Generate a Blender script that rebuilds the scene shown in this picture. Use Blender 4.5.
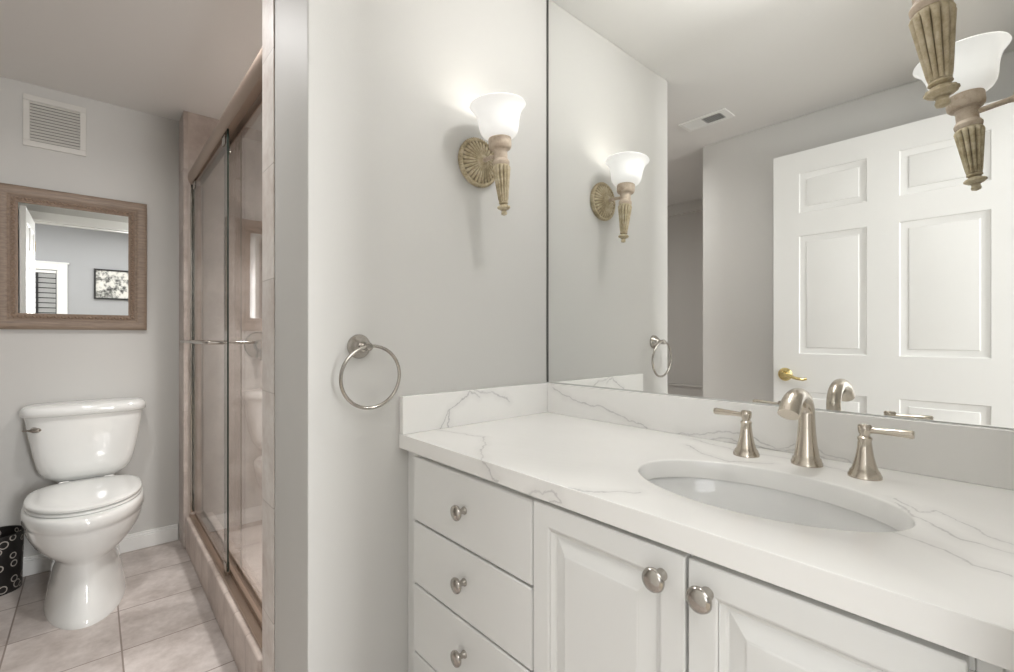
import bpy, bmesh, math, random
from mathutils import Vector, Matrix
random.seed(7)
for o in list(bpy.data.objects): bpy.data.objects.remove(o)
S = bpy.context.scene
COL = S.collection
PI = math.pi

# ------------------------------------------------------------------ camera
H = 1.07                                   # eye height
cam_d = bpy.data.cameras.new('camera'); cam = bpy.data.objects.new('camera', cam_d); COL.objects.link(cam)
cam_d.sensor_width = 36; cam_d.sensor_fit = 'HORIZONTAL'; cam_d.lens = 467.0/1014*36
cam_d.clip_start = 0.02
cam.location = (0, 0, H); cam.rotation_euler = (PI/2, 0, 0.8462)
S.camera = cam

# ------------------------------------------------------------------ world, exposure
W = bpy.data.worlds.new('world'); S.world = W; W.use_nodes = True
W.node_tree.nodes['Background'].inputs[0].default_value = (0.9, 0.95, 1.0, 1)
W.node_tree.nodes['Background'].inputs[1].default_value = 0.6
S.view_settings.view_transform = 'Standard'; S.view_settings.look = 'None'
S.view_settings.exposure = 0.55; S.view_settings.gamma = 1.0; S.view_settings.use_curve_mapping = False

def area(name, loc, rot, sx, sy, power, color):
    l = bpy.data.lights.new(name, 'AREA'); l.shape = 'RECTANGLE'; l.size = sx; l.size_y = sy
    l.energy = power; l.color = color
    o = bpy.data.objects.new(name, l); COL.objects.link(o); o.location = loc; o.rotation_euler = rot
    return o
# added fill from the neighbouring room, with no fixture or window built for it
area('bedroom_fill_overhead', (1.45, 0.0, 2.36), (0, 0, 0), 1.8, 2.6, 28, (0.99, 0.99, 1.0))  # unseen overhead fill that brightens the bathroom through the doorway
area('bedroom_fill_side', (1.3, -2.05, 1.35), (-PI/2, 0, 0), 1.8, 1.7, 54, (0.98, 0.985, 1.0))  # unseen panel standing in for daylight; the side wall has no window
area('doorway_fill', (2.7, 0.68, 1.35), (0, PI/2, 0), 1.2, 0.42, 54, (0.99, 0.99, 1.0))  # added panel aimed through the doorway at the toilet wall
# added fill over the toilet passage, the vanity and the shower, with no lamps built
def point_fill(name, loc, r, power, color=(1.0, 0.985, 0.975)):
    l = bpy.data.lights.new(name, 'POINT'); l.shadow_soft_size = r; l.energy = power; l.color = color
    o = bpy.data.objects.new(name, l); COL.objects.link(o); o.location = loc
    return o
def disc(name, loc, r, power, color):
    l = bpy.data.lights.new(name, 'AREA'); l.shape = 'DISK'; l.size = 2*r; l.energy = power; l.color = color
    o = bpy.data.objects.new(name, l); COL.objects.link(o); o.location = loc
    return o
disc('toilet_fill', (-1.78, -0.03, 2.19), 0.06, 5.5, (1.0, 0.985, 0.98)).data.spread = math.radians(165)  # unseen fill added to brighten the toilet area
point_fill('vanity_fill', (-0.45, 0.90, 2.10), 0.05, 5.0)  # unseen point light added to brighten the counter and walls
disc('shower_fill', (-2.0, 0.86, 2.195), 0.10, 11, (1.0, 0.99, 0.985)).data.spread = math.radians(105)  # unseen fill added to lift the tiles behind the glass

# ------------------------------------------------------------------ numbers of the place
XC, YD, YF = -1.0806, 1.1354, 0.5857        # sconce wall, mirror face, counter front
ZC, ZS, ZT = 0.8196, 0.9157, 2.2028         # counter, splash top, ceiling
XR = 0.012                                  # right wall face
YE, XE, YW = 0.3596, -1.3182, -0.4627       # partition end, rear wall end, rear wall face
XT, XP = -2.991, -2.83                      # toilet wall, shower plumbing wall
YS = 0.345                                  # shower front
YB = 1.12                                   # shower back

# ------------------------------------------------------------------ materials
def srgb(r, g, b):
    f = lambda c: ((c/255+0.055)/1.055)**2.4 if c/255 > 0.04045 else c/255/12.92
    return (f(r), f(g), f(b), 1)
class NT:
    def __init__(s, m): s.m = m; s.t = m.node_tree
    def n(s, typ, **k):
        d = s.t.nodes.new(typ)
        for a, v in k.items(): setattr(d, a, v)
        return d
    def l(s, a, b): s.t.links.new(a, b)
    def put(s, sock, v):
        if hasattr(v, 'is_output'): s.l(v, sock)
        else: sock.default_value = v
    def math(s, op, a, b=None, c=None, clamp=False):
        d = s.n('ShaderNodeMath', operation=op); d.use_clamp = clamp
        s.put(d.inputs[0], a)
        if b is not None: s.put(d.inputs[1], b)
        if c is not None: s.put(d.inputs[2], c)
        return d.outputs[0]
    def mix(s, f, a, b):
        d = s.n('ShaderNodeMix', data_type='RGBA')
        s.put(d.inputs[0], f); s.put(d.inputs[6], a); s.put(d.inputs[7], b)
        return d.outputs[2]
    def noise(s, vec, scale, detail=3, rough=0.5):
        d = s.n('ShaderNodeTexNoise'); d.inputs['Scale'].default_value = scale
        d.inputs['Detail'].default_value = detail; d.inputs['Roughness'].default_value = rough
        if vec is not None: s.l(vec, d.inputs['Vector'])
        return d
    def ramp(s, f, stops):
        d = s.n('ShaderNodeValToRGB'); e = d.color_ramp.elements
        while len(e) < len(stops): e.new(0.5)
        for i, (p, c) in enumerate(stops): e[i].position = p; e[i].color = c
        s.put(d.inputs[0], f)
        return d.outputs[0]
def new_mat(name):
    m = bpy.data.materials.new(name); m.use_nodes = True
    return m, NT(m), m.node_tree.nodes['Principled BSDF']
def plain(name, col, rough=0.5, metal=0.0, var=0.03, scale=8.0, bump=0.0, bscale=200.0, coat=0.0, spec=0.5, stretch=None):
    m, t, b = new_mat(name)
    tc = t.n('ShaderNodeTexCoord'); v = tc.outputs['Object']
    if stretch:
        mp = t.n('ShaderNodeMapping'); mp.inputs['Scale'].default_value = stretch; t.l(v, mp.inputs[0]); v = mp.outputs[0]
    nz = t.noise(v, scale)
    lo = tuple(c*(1-var) for c in col[:3])+(1,); hi = tuple(min(1, c*(1+var)) for c in col[:3])+(1,)
    t.l(t.mix(nz.outputs[0], lo, hi), b.inputs['Base Color'])
    b.inputs['Roughness'].default_value = rough; b.inputs['Metallic'].default_value = metal
    b.inputs['Specular IOR Level'].default_value = spec; b.inputs['Coat Weight'].default_value = coat
    if bump:
        n2 = t.noise(v, bscale); bp = t.n('ShaderNodeBump'); bp.inputs['Strength'].default_value = bump; bp.inputs['Distance'].default_value = 0.002
        t.l(n2.outputs[0], bp.inputs['Height']); t.l(bp.outputs[0], b.inputs['Normal'])
    return m
M = {}
M['wall'] = plain('greige_wall_paint', srgb(203, 202, 198), 0.55, var=0.015, scale=1.5, bump=0.08, bscale=300, spec=0.3)
M['ceiling'] = plain('ceiling_paint', srgb(228, 227, 224), 0.8, var=0.01, scale=1.5, bump=0.05, bscale=250, spec=0.2)
M['trim'] = plain('white_trim_paint', srgb(236, 236, 233), 0.35, var=0.01)
M['door'] = plain('white_door_paint', srgb(232, 232, 229), 0.4, var=0.01, bump=0.04, bscale=120)
M['cabinet'] = plain('white_cabinet_paint', srgb(229, 229, 226), 0.32, var=0.008, scale=3)
M['cabin'] = plain('cabinet_inside', srgb(170, 165, 155), 0.6)
M['porcelain'] = plain('white_porcelain', srgb(228, 229, 226), 0.08, var=0.005, coat=0.5)
M['sink'] = plain('sink_porcelain', srgb(240, 240, 238), 0.1, var=0.005, coat=0.4)
M['nickel'] = plain('brushed_nickel', srgb(206, 197, 184), 0.24, 1.0, var=0.04, scale=60, bump=0.03, bscale=500)
M['chrome'] = plain('satin_chrome', srgb(186, 181, 174), 0.18, 1.0, var=0.02, scale=40)
M['bronze'] = plain('shower_rail_metal', srgb(178, 160, 146), 0.36, 1.0, var=0.03, scale=30)
M['brass'] = plain('polished_brass', srgb(224, 204, 146), 0.16, 1.0, var=0.03, scale=30)
M['dark'] = plain('dark_gap', srgb(38, 36, 34), 0.7)
M['edge'] = plain('mirror_edge_strip', srgb(70, 70, 66), 0.4, var=0.05)
M['bedwall'] = plain('cool_grey_wall_paint', srgb(166, 167, 168), 0.6, var=0.015, scale=1.5)
M['carpet'] = plain('beige_carpet', srgb(176, 166, 150), 0.95, var=0.1, scale=120, bump=0.4, bscale=400)
M['blind'] = plain('grey_blind_slat', srgb(150, 150, 148), 0.5, var=0.06, scale=10, stretch=(1, 8, 1))
M['black'] = plain('black_frame', srgb(34, 33, 32), 0.4, var=0.05)
M['vent'] = plain('vent_enamel', srgb(214, 212, 206), 0.45, var=0.01)
M['duct'] = plain('duct_shade_grey', srgb(122, 120, 114), 0.7)  # grey that stands in for shade behind the louvres
M['nightglass'] = plain('dark_window_glass', srgb(40, 42, 44), 0.08)

def mirror_mat():
    m, t, b = new_mat('silvered_mirror_glass')
    nz = t.noise(None, 2.0)
    t.l(t.mix(nz.outputs[0], (0.905, 0.915, 0.905, 1), (0.92, 0.925, 0.915, 1)), b.inputs['Base Color'])
    b.inputs['Metallic'].default_value = 1; b.inputs['Roughness'].default_value = 0.0
    return m
M['mirror'] = mirror_mat()
def glass_mat():
    m, t, b = new_mat('shower_glass')
    out = t.t.nodes['Material Output']
    tr = t.n('ShaderNodeBsdfTransparent'); gl = t.n('ShaderNodeBsdfGlossy'); gl.inputs['Roughness'].default_value = 0.0
    nz = t.noise(None, 3.0)
    t.l(t.mix(nz.outputs[0], (0.94, 0.935, 0.925, 1), (0.955, 0.95, 0.94, 1)), tr.inputs[0])
    fr = t.n('ShaderNodeFresnel'); ge = t.n('ShaderNodeNewGeometry')
    t.l(t.math('MULTIPLY_ADD', ge.outputs['Backfacing'], 1/1.5-1.5, 1.5), fr.inputs[0])   # no false total reflection at the rear face of the pane
    mx = t.n('ShaderNodeMixShader'); t.l(fr.outputs[0], mx.inputs[0]); t.l(tr.outputs[0], mx.inputs[1]); t.l(gl.outputs[0], mx.inputs[2])
    t.l(mx.outputs[0], out.inputs[0])
    return m
M['glass'] = glass_mat()
M['glassedge'] = plain('glass_polished_edge', srgb(48, 60, 54), 0.15, var=0.1)
def tile_mat(name, ua, va, size, off, c1, c2, grout, gw=0.006, rough=0.4, brick=False):
    # ua / va: which object axes run along the tile grid
    m, t, b = new_mat(name)
    tc = t.n('ShaderNodeTexCoord'); sp = t.n('ShaderNodeSeparateXYZ'); t.l(tc.outputs['Object'], sp.inputs[0])
    u = t.math('DIVIDE', t.math('SUBTRACT', sp.outputs[ua], off[0]), size[0])
    v = t.math('DIVIDE', t.math('SUBTRACT', sp.outputs[va], off[1]), size[1])
    fu = t.math('FRACT', u); fv = t.math('FRACT', v)
    du = t.math('MULTIPLY', t.math('MINIMUM', fu, t.math('SUBTRACT', 1.0, fu)), size[0])
    dv = t.math('MULTIPLY', t.math('MINIMUM', fv, t.math('SUBTRACT', 1.0, fv)), size[1])
    d = t.math('MINIMUM', du, dv)
    g = t.math('LESS_THAN', d, gw/2)
    cb = t.n('ShaderNodeCombineXYZ'); t.l(t.math('FLOOR', u), cb.inputs[0]); t.l(t.math('FLOOR', v), cb.inputs[1])
    wn = t.n('ShaderNodeTexWhiteNoise'); t.l(cb.outputs[0], wn.inputs[0])
    va_ = t.n('ShaderNodeVectorMath', operation='MULTIPLY_ADD'); t.l(wn.outputs['Color'], va_.inputs[0]); va_.inputs[1].default_value = (5, 5, 5); t.l(tc.outputs['Object'], va_.inputs[2])
    n1 = t.noise(va_.outputs[0], 6.0, 6, 0.62); n2 = t.noise(va_.outputs[0], 40.0, 4, 0.6)
    f = t.math('ADD', t.math('MULTIPLY', n1.outputs[0], 0.75), t.math('MULTIPLY', n2.outputs[0], 0.25))
    c = t.ramp(f, [(0.36, c1), (0.62, c2)])
    hs = t.n('ShaderNodeHueSaturation'); t.l(c, hs.inputs['Color'])
    t.l(t.math('MULTIPLY_ADD', wn.outputs['Value'], 0.12, 0.94), hs.inputs['Value'])
    t.l(t.mix(g, hs.outputs[0], grout), b.inputs['Base Color'])
    b.inputs['Roughness'].default_value = rough
    bp = t.n('ShaderNodeBump'); bp.inputs['Strength'].default_value = 0.25; bp.inputs['Distance'].default_value = 0.002
    t.l(t.math('SUBTRACT', n2.outputs[0], g), bp.inputs['Height']); t.l(bp.outputs[0], b.inputs['Normal'])
    return m
T1, T2, GR = srgb(174, 162, 154), srgb(206, 196, 189), srgb(192, 181, 172)
M['floor_tile'] = tile_mat('pinkish_floor_tile', 0, 1, (0.305, 0.2985), (-2.055, 0.072), srgb(172, 162, 156), srgb(208, 200, 195), srgb(138, 126, 119), 0.005, 0.45)
M['tile_x'] = tile_mat('shower_tile_x', 1, 2, (0.305, 0.305), (0.36, 0.08), T1, T2, GR)
M['tile_y'] = tile_mat('shower_tile_y', 0, 2, (0.305, 0.305), (-2.83, 0.08), T1, T2, GR)
M['tile_curb'] = tile_mat('curb_tile', 0, 1, (0.155, 3.0), (-2.83, -1.0), srgb(176, 161, 152), srgb(206, 193, 184), srgb(164, 150, 141), 0.004)
M['tile_pan'] = tile_mat('shower_floor_tile', 0, 1, (0.305, 0.305), (-2.83, 0.36), T1, T2, GR)
M['tile_jamb'] = tile_mat('pale_jamb_tile', 0, 2, (2.0, 0.305), (-2.0, 0.003), srgb(200, 188, 180), srgb(228, 223, 217), srgb(190, 182, 174), 0.003)

# quartz: white with thin grey veins that follow the slab's own vein paths
CT0 = Vector(((XC+XR)/2, (YF+YD)/2, ZC))
def quartz(name, ax, paths):
    m, t, b = new_mat(name)
    tc = t.n('ShaderNodeTexCoord')
    nz = t.noise(tc.outputs['Object'], 22.0, 5, 0.6)
    sb = t.n('ShaderNodeVectorMath', operation='SUBTRACT'); t.l(nz.outputs['Color'], sb.inputs[0]); sb.inputs[1].default_value = (0.5, 0.5, 0.5)
    ma = t.n('ShaderNodeVectorMath', operation='MULTIPLY_ADD'); t.l(sb.outputs[0], ma.inputs[0]); ma.inputs[1].default_value = (0.035, 0.035, 0.035); t.l(tc.outputs['Object'], ma.inputs[2])
    sp = t.n('ShaderNodeSeparateXYZ'); t.l(ma.outputs[0], sp.inputs[0])
    px, py = sp.outputs[ax[0]], sp.outputs[ax[1]]
    dmin = None
    for pts in paths:
        q = [(p[0]-CT0[ax[0]], p[1]-CT0[ax[1]]) for p in pts]
        for (ax_, ay_), (bx_, by_) in zip(q, q[1:]):
            ex, ey = bx_-ax_, by_-ay_; L2 = ex*ex+ey*ey
            rx = t.math('SUBTRACT', px, ax_); ry = t.math('SUBTRACT', py, ay_)
            h = t.math('ADD', t.math('MULTIPLY', rx, ex/L2), t.math('MULTIPLY', ry, ey/L2), clamp=True)
            qx = t.math('MULTIPLY_ADD', h, -ex, rx); qy = t.math('MULTIPLY_ADD', h, -ey, ry)
            d = t.math('SQRT', t.math('ADD', t.math('MULTIPLY', qx, qx), t.math('MULTIPLY', qy, qy)))
            dmin = d if dmin is None else t.math('MINIMUM', dmin, d)
    wv = t.noise(tc.outputs['Object'], 14.0, 2)
    core = t.math('SUBTRACT', 1.0, t.math('DIVIDE', dmin, t.math('MULTIPLY_ADD', wv.outputs[0], 0.0045, 0.0003)), clamp=True)
    halo = t.math('SUBTRACT', 1.0, t.math('DIVIDE', dmin, 0.02), clamp=True)
    br = t.math('MULTIPLY', t.noise(tc.outputs['Object'], 9.0, 3).outputs[0], 1.1)
    f = t.math('ADD', t.math('MULTIPLY', t.math('MULTIPLY', core, 0.62), br), t.math('MULTIPLY', halo, 0.10), clamp=True)
    base = t.mix(t.noise(tc.outputs['Object'], 5.0, 4).outputs[0], srgb(238, 237, 233), srgb(247, 246, 243))
    t.l(t.mix(f, base, srgb(128, 124, 126)), b.inputs['Base Color'])
    b.inputs['Roughness'].default_value = 0.16
    return m
V_TOP = [[(-1.05, .69), (-.98, .705), (-.907, .727), (-.84, .675), (-.797, .633), (-.75, .59), (-.707, .567), (-.64, .53)],
         [(-.64, .53), (-.518, .574), (-.469, .602), (-.421, .656)],
         [(-.53, 1.02), (-.481, .984), (-.405, .945), (-.34, 1.0)],
         [(-.139, .925), (-.11, .88), (-.093, .904), (-.055, .861), (-.028, .829), (.01, .80)],
         [(-.139, .906), (-.12, .87), (-.06, .80), (.01, .785)],
         [(-.15, .79), (-.113, .764), (-.071, .749), (-.05, .72), (-.016, .718)],
         [(-.55, 1.09), (-.42, 1.05), (-.30, 1.075), (-.22, 1.03)]]
V_SIDE = [[(.69, .80), (.708, .835), (.731, .868), (.775, .896), (.80, .911), (.835, .896)],
          [(.725, .80), (.728, .84), (.731, .868)], [(.82, .912), (.87, .902), (.925, .888), (.95, .872)]]
V_BACK = [[(-1.04, .905), (-.95, .87), (-.849, .862), (-.714, .828), (-.685, .818)],
          [(-.60, .822), (-.546, .828), (-.499, .842), (-.46, .846), (-.414, .840), (-.369, .828), (-.33, .838), (-.298, .842), (-.27, .83), (-.244, .82)],
          [(-.52, .82), (-.47, .828), (-.40, .823), (-.33, .826), (-.28, .822)]]
V_FRONT = [[(-.735, .82), (-.70, .79), (-.685, .784)], [(-.60, .784), (-.565, .80), (-.535, .807), (-.529, .79), (-.55, .784)]]
M['q_top'] = quartz('quartz_top', (0, 1), V_TOP)
M['q_side'] = quartz('quartz_side', (1, 2), V_SIDE)
M['q_back'] = quartz('quartz_back', (0, 2), V_BACK)
M['q_front'] = quartz('quartz_front', (0, 2), V_FRONT)

def wood_mat(name, c1, c2, sc=(40, 4, 40)):
    m, t, b = new_mat(name)
    tc = t.n('ShaderNodeTexCoord'); mp = t.n('ShaderNodeMapping'); mp.inputs['Scale'].default_value = sc; t.l(tc.outputs['Object'], mp.inputs[0])
    nz = t.noise(mp.outputs[0], 3.0, 5, 0.6)
    t.l(t.ramp(nz.outputs[0], [(0.3, c1), (0.7, c2)]), b.inputs['Base Color']); b.inputs['Roughness'].default_value = 0.5
    bp = t.n('ShaderNodeBump'); bp.inputs['Strength'].default_value = 0.15; bp.inputs['Distance'].default_value = 0.002
    t.l(nz.outputs[0], bp.inputs['Height']); t.l(bp.outputs[0], b.inputs['Normal'])
    return m
M['frame'] = wood_mat('taupe_frame_wood', srgb(122, 105, 90), srgb(152, 134, 117))
M['bead'] = plain('carved_frame_band', srgb(134, 114, 96), 0.5, var=0.35, scale=120, bump=0.6, bscale=160)
def plaster(name, c1, c2, c3):
    m, t, b = new_mat(name)
    tc = t.n('ShaderNodeTexCoord')
    a = t.noise(tc.outputs['Object'], 60.0, 6, 0.7); c = t.noise(tc.outputs['Object'], 14.0, 3)
    f = t.math('ADD', t.math('MULTIPLY', a.outputs[0], 0.7), t.math('MULTIPLY', c.outputs[0], 0.3))
    ge = t.n('ShaderNodeNewGeometry')                     # dark patina in the carved grooves; also paints their shade into the colour
    pt = t.ramp(ge.outputs['Pointiness'], [(0.44, (1, 1, 1, 1)), (0.495, (0, 0, 0, 1))])
    t.l(t.mix(t.math('MULTIPLY', pt, 0.75), t.ramp(f, [(0.34, c1), (0.5, c2), (0.64, c3)]), srgb(104, 90, 64)), b.inputs['Base Color']); b.inputs['Roughness'].default_value = 0.6
    bp = t.n('ShaderNodeBump'); bp.inputs['Strength'].default_value = 0.3; bp.inputs['Distance'].default_value = 0.001
    t.l(a.outputs[0], bp.inputs['Height']); t.l(bp.outputs[0], b.inputs['Normal'])
    return m
M['antique'] = plaster('antique_gold_resin', srgb(146, 132, 103), srgb(188, 174, 144), srgb(209, 198, 172))
M['antique_pink'] = plaster('antique_rose_resin', srgb(170, 150, 130), srgb(198, 181, 162), srgb(212, 198, 180))
def emit_mat(name, col, strength, mixd):
    m, t, b = new_mat(name)
    nz = t.noise(None, 6.0)
    t.l(t.mix(nz.outputs[0], col, tuple(min(1, c*1.02) for c in col[:3])+(1,)), b.inputs['Emission Color'])
    b.inputs['Emission Strength'].default_value = strength; b.inputs['Base Color'].default_value = mixd
    b.inputs['Roughness'].default_value = 0.25
    return m
M['shade'] = emit_mat('frosted_glass_shade', (1.0, 0.975, 0.945, 1), 0.27, (0.85, 0.85, 0.84, 1))
M['bulb'] = emit_mat('lit_bulb', (1.0, 0.95, 0.88, 1), 3.0, (0.9, 0.9, 0.9, 1))
M['diffuser'] = emit_mat('lamp_diffuser', (1.0, 0.97, 0.92, 1), 4.0, (0.9, 0.9, 0.9, 1))

def basket_mat():
    m, t, b = new_mat('black_ring_print')
    tc = t.n('ShaderNodeTexCoord'); sp = t.n('ShaderNodeSeparateXYZ'); t.l(tc.outputs['Object'], sp.inputs[0])
    an = t.math('MULTIPLY', t.math('ARCTAN2', sp.outputs[1], sp.outputs[0]), 0.085)
    cb = t.n('ShaderNodeCombineXYZ'); t.l(an, cb.inputs[0]); t.l(sp.outputs[2], cb.inputs[1])
    vo = t.n('ShaderNodeTexVoronoi'); vo.voronoi_dimensions = '2D'; vo.inputs['Scale'].default_value = 20.0; vo.inputs['Randomness'].default_value = 0.7
    t.l(cb.outputs[0], vo.inputs['Vector'])
    rc = t.n('ShaderNodeSeparateColor'); t.l(vo.outputs['Color'], rc.inputs[0])
    rad = t.math('MULTIPLY_ADD', rc.outputs[0], 0.14, 0.16)
    d = t.math('ABSOLUTE', t.math('SUBTRACT', vo.outputs['Distance'], rad))
    g = t.math('LESS_THAN', d, 0.04)
    t.l(t.mix(g, srgb(30, 28, 27), srgb(176, 170, 162)), b.inputs['Base Color']); b.inputs['Roughness'].default_value = 0.35
    return m
M['basket'] = basket_mat()
def art_mat():
    m, t, b = new_mat('grey_abstract_print')
    tc = t.n('ShaderNodeTexCoord')
    a = t.noise(tc.outputs['Object'], 9.0, 6, 0.65); c = t.noise(tc.outputs['Object'], 26.0, 4, 0.6)
    f = t.math('ADD', t.math('MULTIPLY', a.outputs[0], 0.65), t.math('MULTIPLY', c.outputs[0], 0.35))
    t.l(t.ramp(f, [(0.40, srgb(60, 60, 58)), (0.47, srgb(150, 150, 145)), (0.52, srgb(214, 212, 205)), (0.62, srgb(225, 223, 216))]), b.inputs['Base Color'])
    b.inputs['Roughness'].default_value = 0.3
    return m
M['art'] = art_mat()

# ------------------------------------------------------------------ mesh helpers
def box(bm, x0, x1, y0, y1, z0, z1):
    v = [bm.verts.new(p) for p in ((x0,y0,z0),(x1,y0,z0),(x1,y1,z0),(x0,y1,z0),(x0,y0,z1),(x1,y0,z1),(x1,y1,z1),(x0,y1,z1))]
    return [bm.faces.new([v[i] for i in f]) for f in ((3,2,1,0),(4,5,6,7),(0,1,5,4),(1,2,6,5),(2,3,7,6),(3,0,4,7))]
def loft(bm, rings, cap0=True, cap1=True):
    R = [[bm.verts.new(p) for p in r] for r in rings]
    n = len(R[0])
    for a, b in zip(R, R[1:]):
        for i in range(n):
            j = (i+1) % n
            bm.faces.new((a[i], a[j], b[j], b[i]))
    if cap0: bm.faces.new(list(reversed(R[0])))
    if cap1: bm.faces.new(R[-1])
    return R
def lathe(bm, prof, segs=32, mx=None, rfun=None, zfun=None):
    mx = mx or Matrix.Identity(4)
    rings = []
    for k, (r, z) in enumerate(prof):
        ring = []
        for i in range(segs):
            a = 2*PI*i/segs; rr = max(r, 1e-4)*(rfun(a, k) if rfun else 1)
            ring.append(mx @ Vector((rr*math.cos(a), rr*math.sin(a), z+(zfun(a, k) if zfun else 0))))
        rings.append(ring)
    loft(bm, rings)
def tube(bm, pts, rad, segs=12, closed=False):
    pts = [Vector(p) for p in pts]; n = len(pts)
    rad = rad if isinstance(rad, (list, tuple)) else [rad]*n
    rings = []; up = None
    for i in range(n):
        if closed: d = (pts[(i+1) % n]-pts[i-1]).normalized()
        else: d = (pts[min(i+1, n-1)]-pts[max(i-1, 0)]).normalized()
        if up is None: up = d.orthogonal().normalized()
        up = (up-d*up.dot(d)).normalized(); sd = d.cross(up)
        rings.append([pts[i]+(up*math.cos(2*PI*k/segs)+sd*math.sin(2*PI*k/segs))*rad[i] for k in range(segs)])
    if closed:
        R = [[bm.verts.new(p) for p in r] for r in rings]
        for i in range(n):
            a, b = R[i], R[(i+1) % n]
            for k in range(segs):
                j = (k+1) % segs; bm.faces.new((a[k], a[j], b[j], b[k]))
    else: loft(bm, rings)
def superell(cx, cy, a, b, z, n=40, p=2.0):
    out = []
    for i in range(n):
        t = 2*PI*i/n; c, s = math.cos(t), math.sin(t)
        out.append(Vector((cx+a*math.copysign(abs(c)**(2/p), c), cy+b*math.copysign(abs(s)**(2/p), s), z)))
    return out
def obj(name, bm, mats, parent=None, bevel=0.0, segs=2, smooth=30):
    """one mesh object; bm is in world coordinates, stored relative to the thing's Empty (or its own base)"""
    bmesh.ops.recalc_face_normals(bm, faces=bm.faces)
    bm.normal_update()
    lim = math.radians(smooth)
    for f in bm.faces: f.smooth = True
    for e in bm.edges:
        e.smooth = len(e.link_faces) == 2 and e.calc_face_angle(0) < lim
    me = bpy.data.meshes.new(name)
    if parent is not None: off = parent['_w']
    else: off = [0, 0, 0]
    bmesh.ops.translate(bm, verts=bm.verts, vec=-Vector(off))
    bm.to_mesh(me); bm.free()
    for m in (mats if isinstance(mats, (list, tuple)) else [mats]): me.materials.append(m)
    o = bpy.data.objects.new(name, me); COL.objects.link(o)
    o['_w'] = list(off)
    if parent is not None: o.parent = parent
    if bevel:
        b = o.modifiers.new('bevel', 'BEVEL'); b.width = bevel; b.segments = segs; b.limit_method = 'ANGLE'; b.angle_limit = math.radians(40)
        b.harden_normals = True
    return o
def B(*boxes):
    bm = bmesh.new()
    for b in boxes: box(bm, *b)
    return bm
def tag(o, label, cat, group=None):
    o['label'] = label; o['category'] = cat
    if group: o['group'] = group
    return o
def thing(name, loc, label, cat, group=None):
    o = bpy.data.objects.new(name, None); COL.objects.link(o); o.location = loc; o.empty_display_size = 0.05
    o['_w'] = list(loc)
    return tag(o, label, cat, group)
def struct(name, bm, m, parent=None, bevel=0.0, label=None):
    o = obj(name, bm, m, parent, bevel)
    if parent is None: o['kind'] = 'structure'
    if label: o['label'] = label
    return o
def copy_tree(o, parent=None):
    c = o.copy(); COL.objects.link(c)
    if parent is not None: c.parent = parent
    for ch in list(o.children): copy_tree(ch, c)
    return c
def smoothstep(x): x = max(0, min(1, x)); return x*x*(3-2*x)
def rotm(axis_to):                                    # turns +Z onto the given direction
    return Vector((0, 0, 1)).rotation_difference(Vector(axis_to).normalized()).to_matrix().to_4x4()
def at(loc, d=(0, 0, 1)): return Matrix.Translation(Vector(loc)) @ rotm(d)

def paneled(bm, x0, x1, z0, z1, y, th, cols, rows, prof):
    """slab facing -Y at y, back at y+th; each cols x rows cell is pressed in nested steps prof = [(inset, depth)]"""
    xs = [x0]+[v for c in cols for v in c]+[x1]; zs = [z0]+[v for r in rows for v in r]+[z1]
    cache = {}
    def V(x, yy, z):
        k = (round(x, 6), round(yy, 6), round(z, 6))
        if k not in cache: cache[k] = bm.verts.new((x, yy, z))
        return cache[k]
    for i in range(len(xs)-1):
        for j in range(len(zs)-1):
            a, b, c, d = xs[i], xs[i+1], zs[j], zs[j+1]
            if i % 2 == 1 and j % 2 == 1:
                prev = [V(a, y, c), V(b, y, c), V(b, y, d), V(a, y, d)]
                for ins, dep in prof:
                    cur = [V(a+ins, y+dep, c+ins), V(b-ins, y+dep, c+ins), V(b-ins, y+dep, d-ins), V(a+ins, y+dep, d-ins)]
                    for k in range(4):
                        bm.faces.new((prev[k], prev[(k+1) % 4], cur[(k+1) % 4], cur[k]))
                    prev = cur
                bm.faces.new(prev)
            else:
                bm.faces.new((V(a, y, c), V(b, y, c), V(b, y, d), V(a, y, d)))
    yb = y+th
    nx, nz = len(xs)-1, len(zs)-1
    for i in range(nx):
        bm.faces.new((V(xs[i], y, zs[0]), V(xs[i+1], y, zs[0]), V(xs[i+1], yb, zs[0]), V(xs[i], yb, zs[0])))
        bm.faces.new((V(xs[i], y, zs[-1]), V(xs[i+1], y, zs[-1]), V(xs[i+1], yb, zs[-1]), V(xs[i], yb, zs[-1])))
    for j in range(nz):
        bm.faces.new((V(xs[0], y, zs[j]), V(xs[0], y, zs[j+1]), V(xs[0], yb, zs[j+1]), V(xs[0], yb, zs[j])))
        bm.faces.new((V(xs[-1], y, zs[j]), V(xs[-1], y, zs[j+1]), V(xs[-1], yb, zs[j+1]), V(xs[-1], yb, zs[j])))
    for i in range(nx):
        for j in range(nz):
            bm.faces.new((V(xs[i], yb, zs[j]), V(xs[i+1], yb, zs[j]), V(xs[i+1], yb, zs[j+1]), V(xs[i], yb, zs[j+1])))

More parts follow.
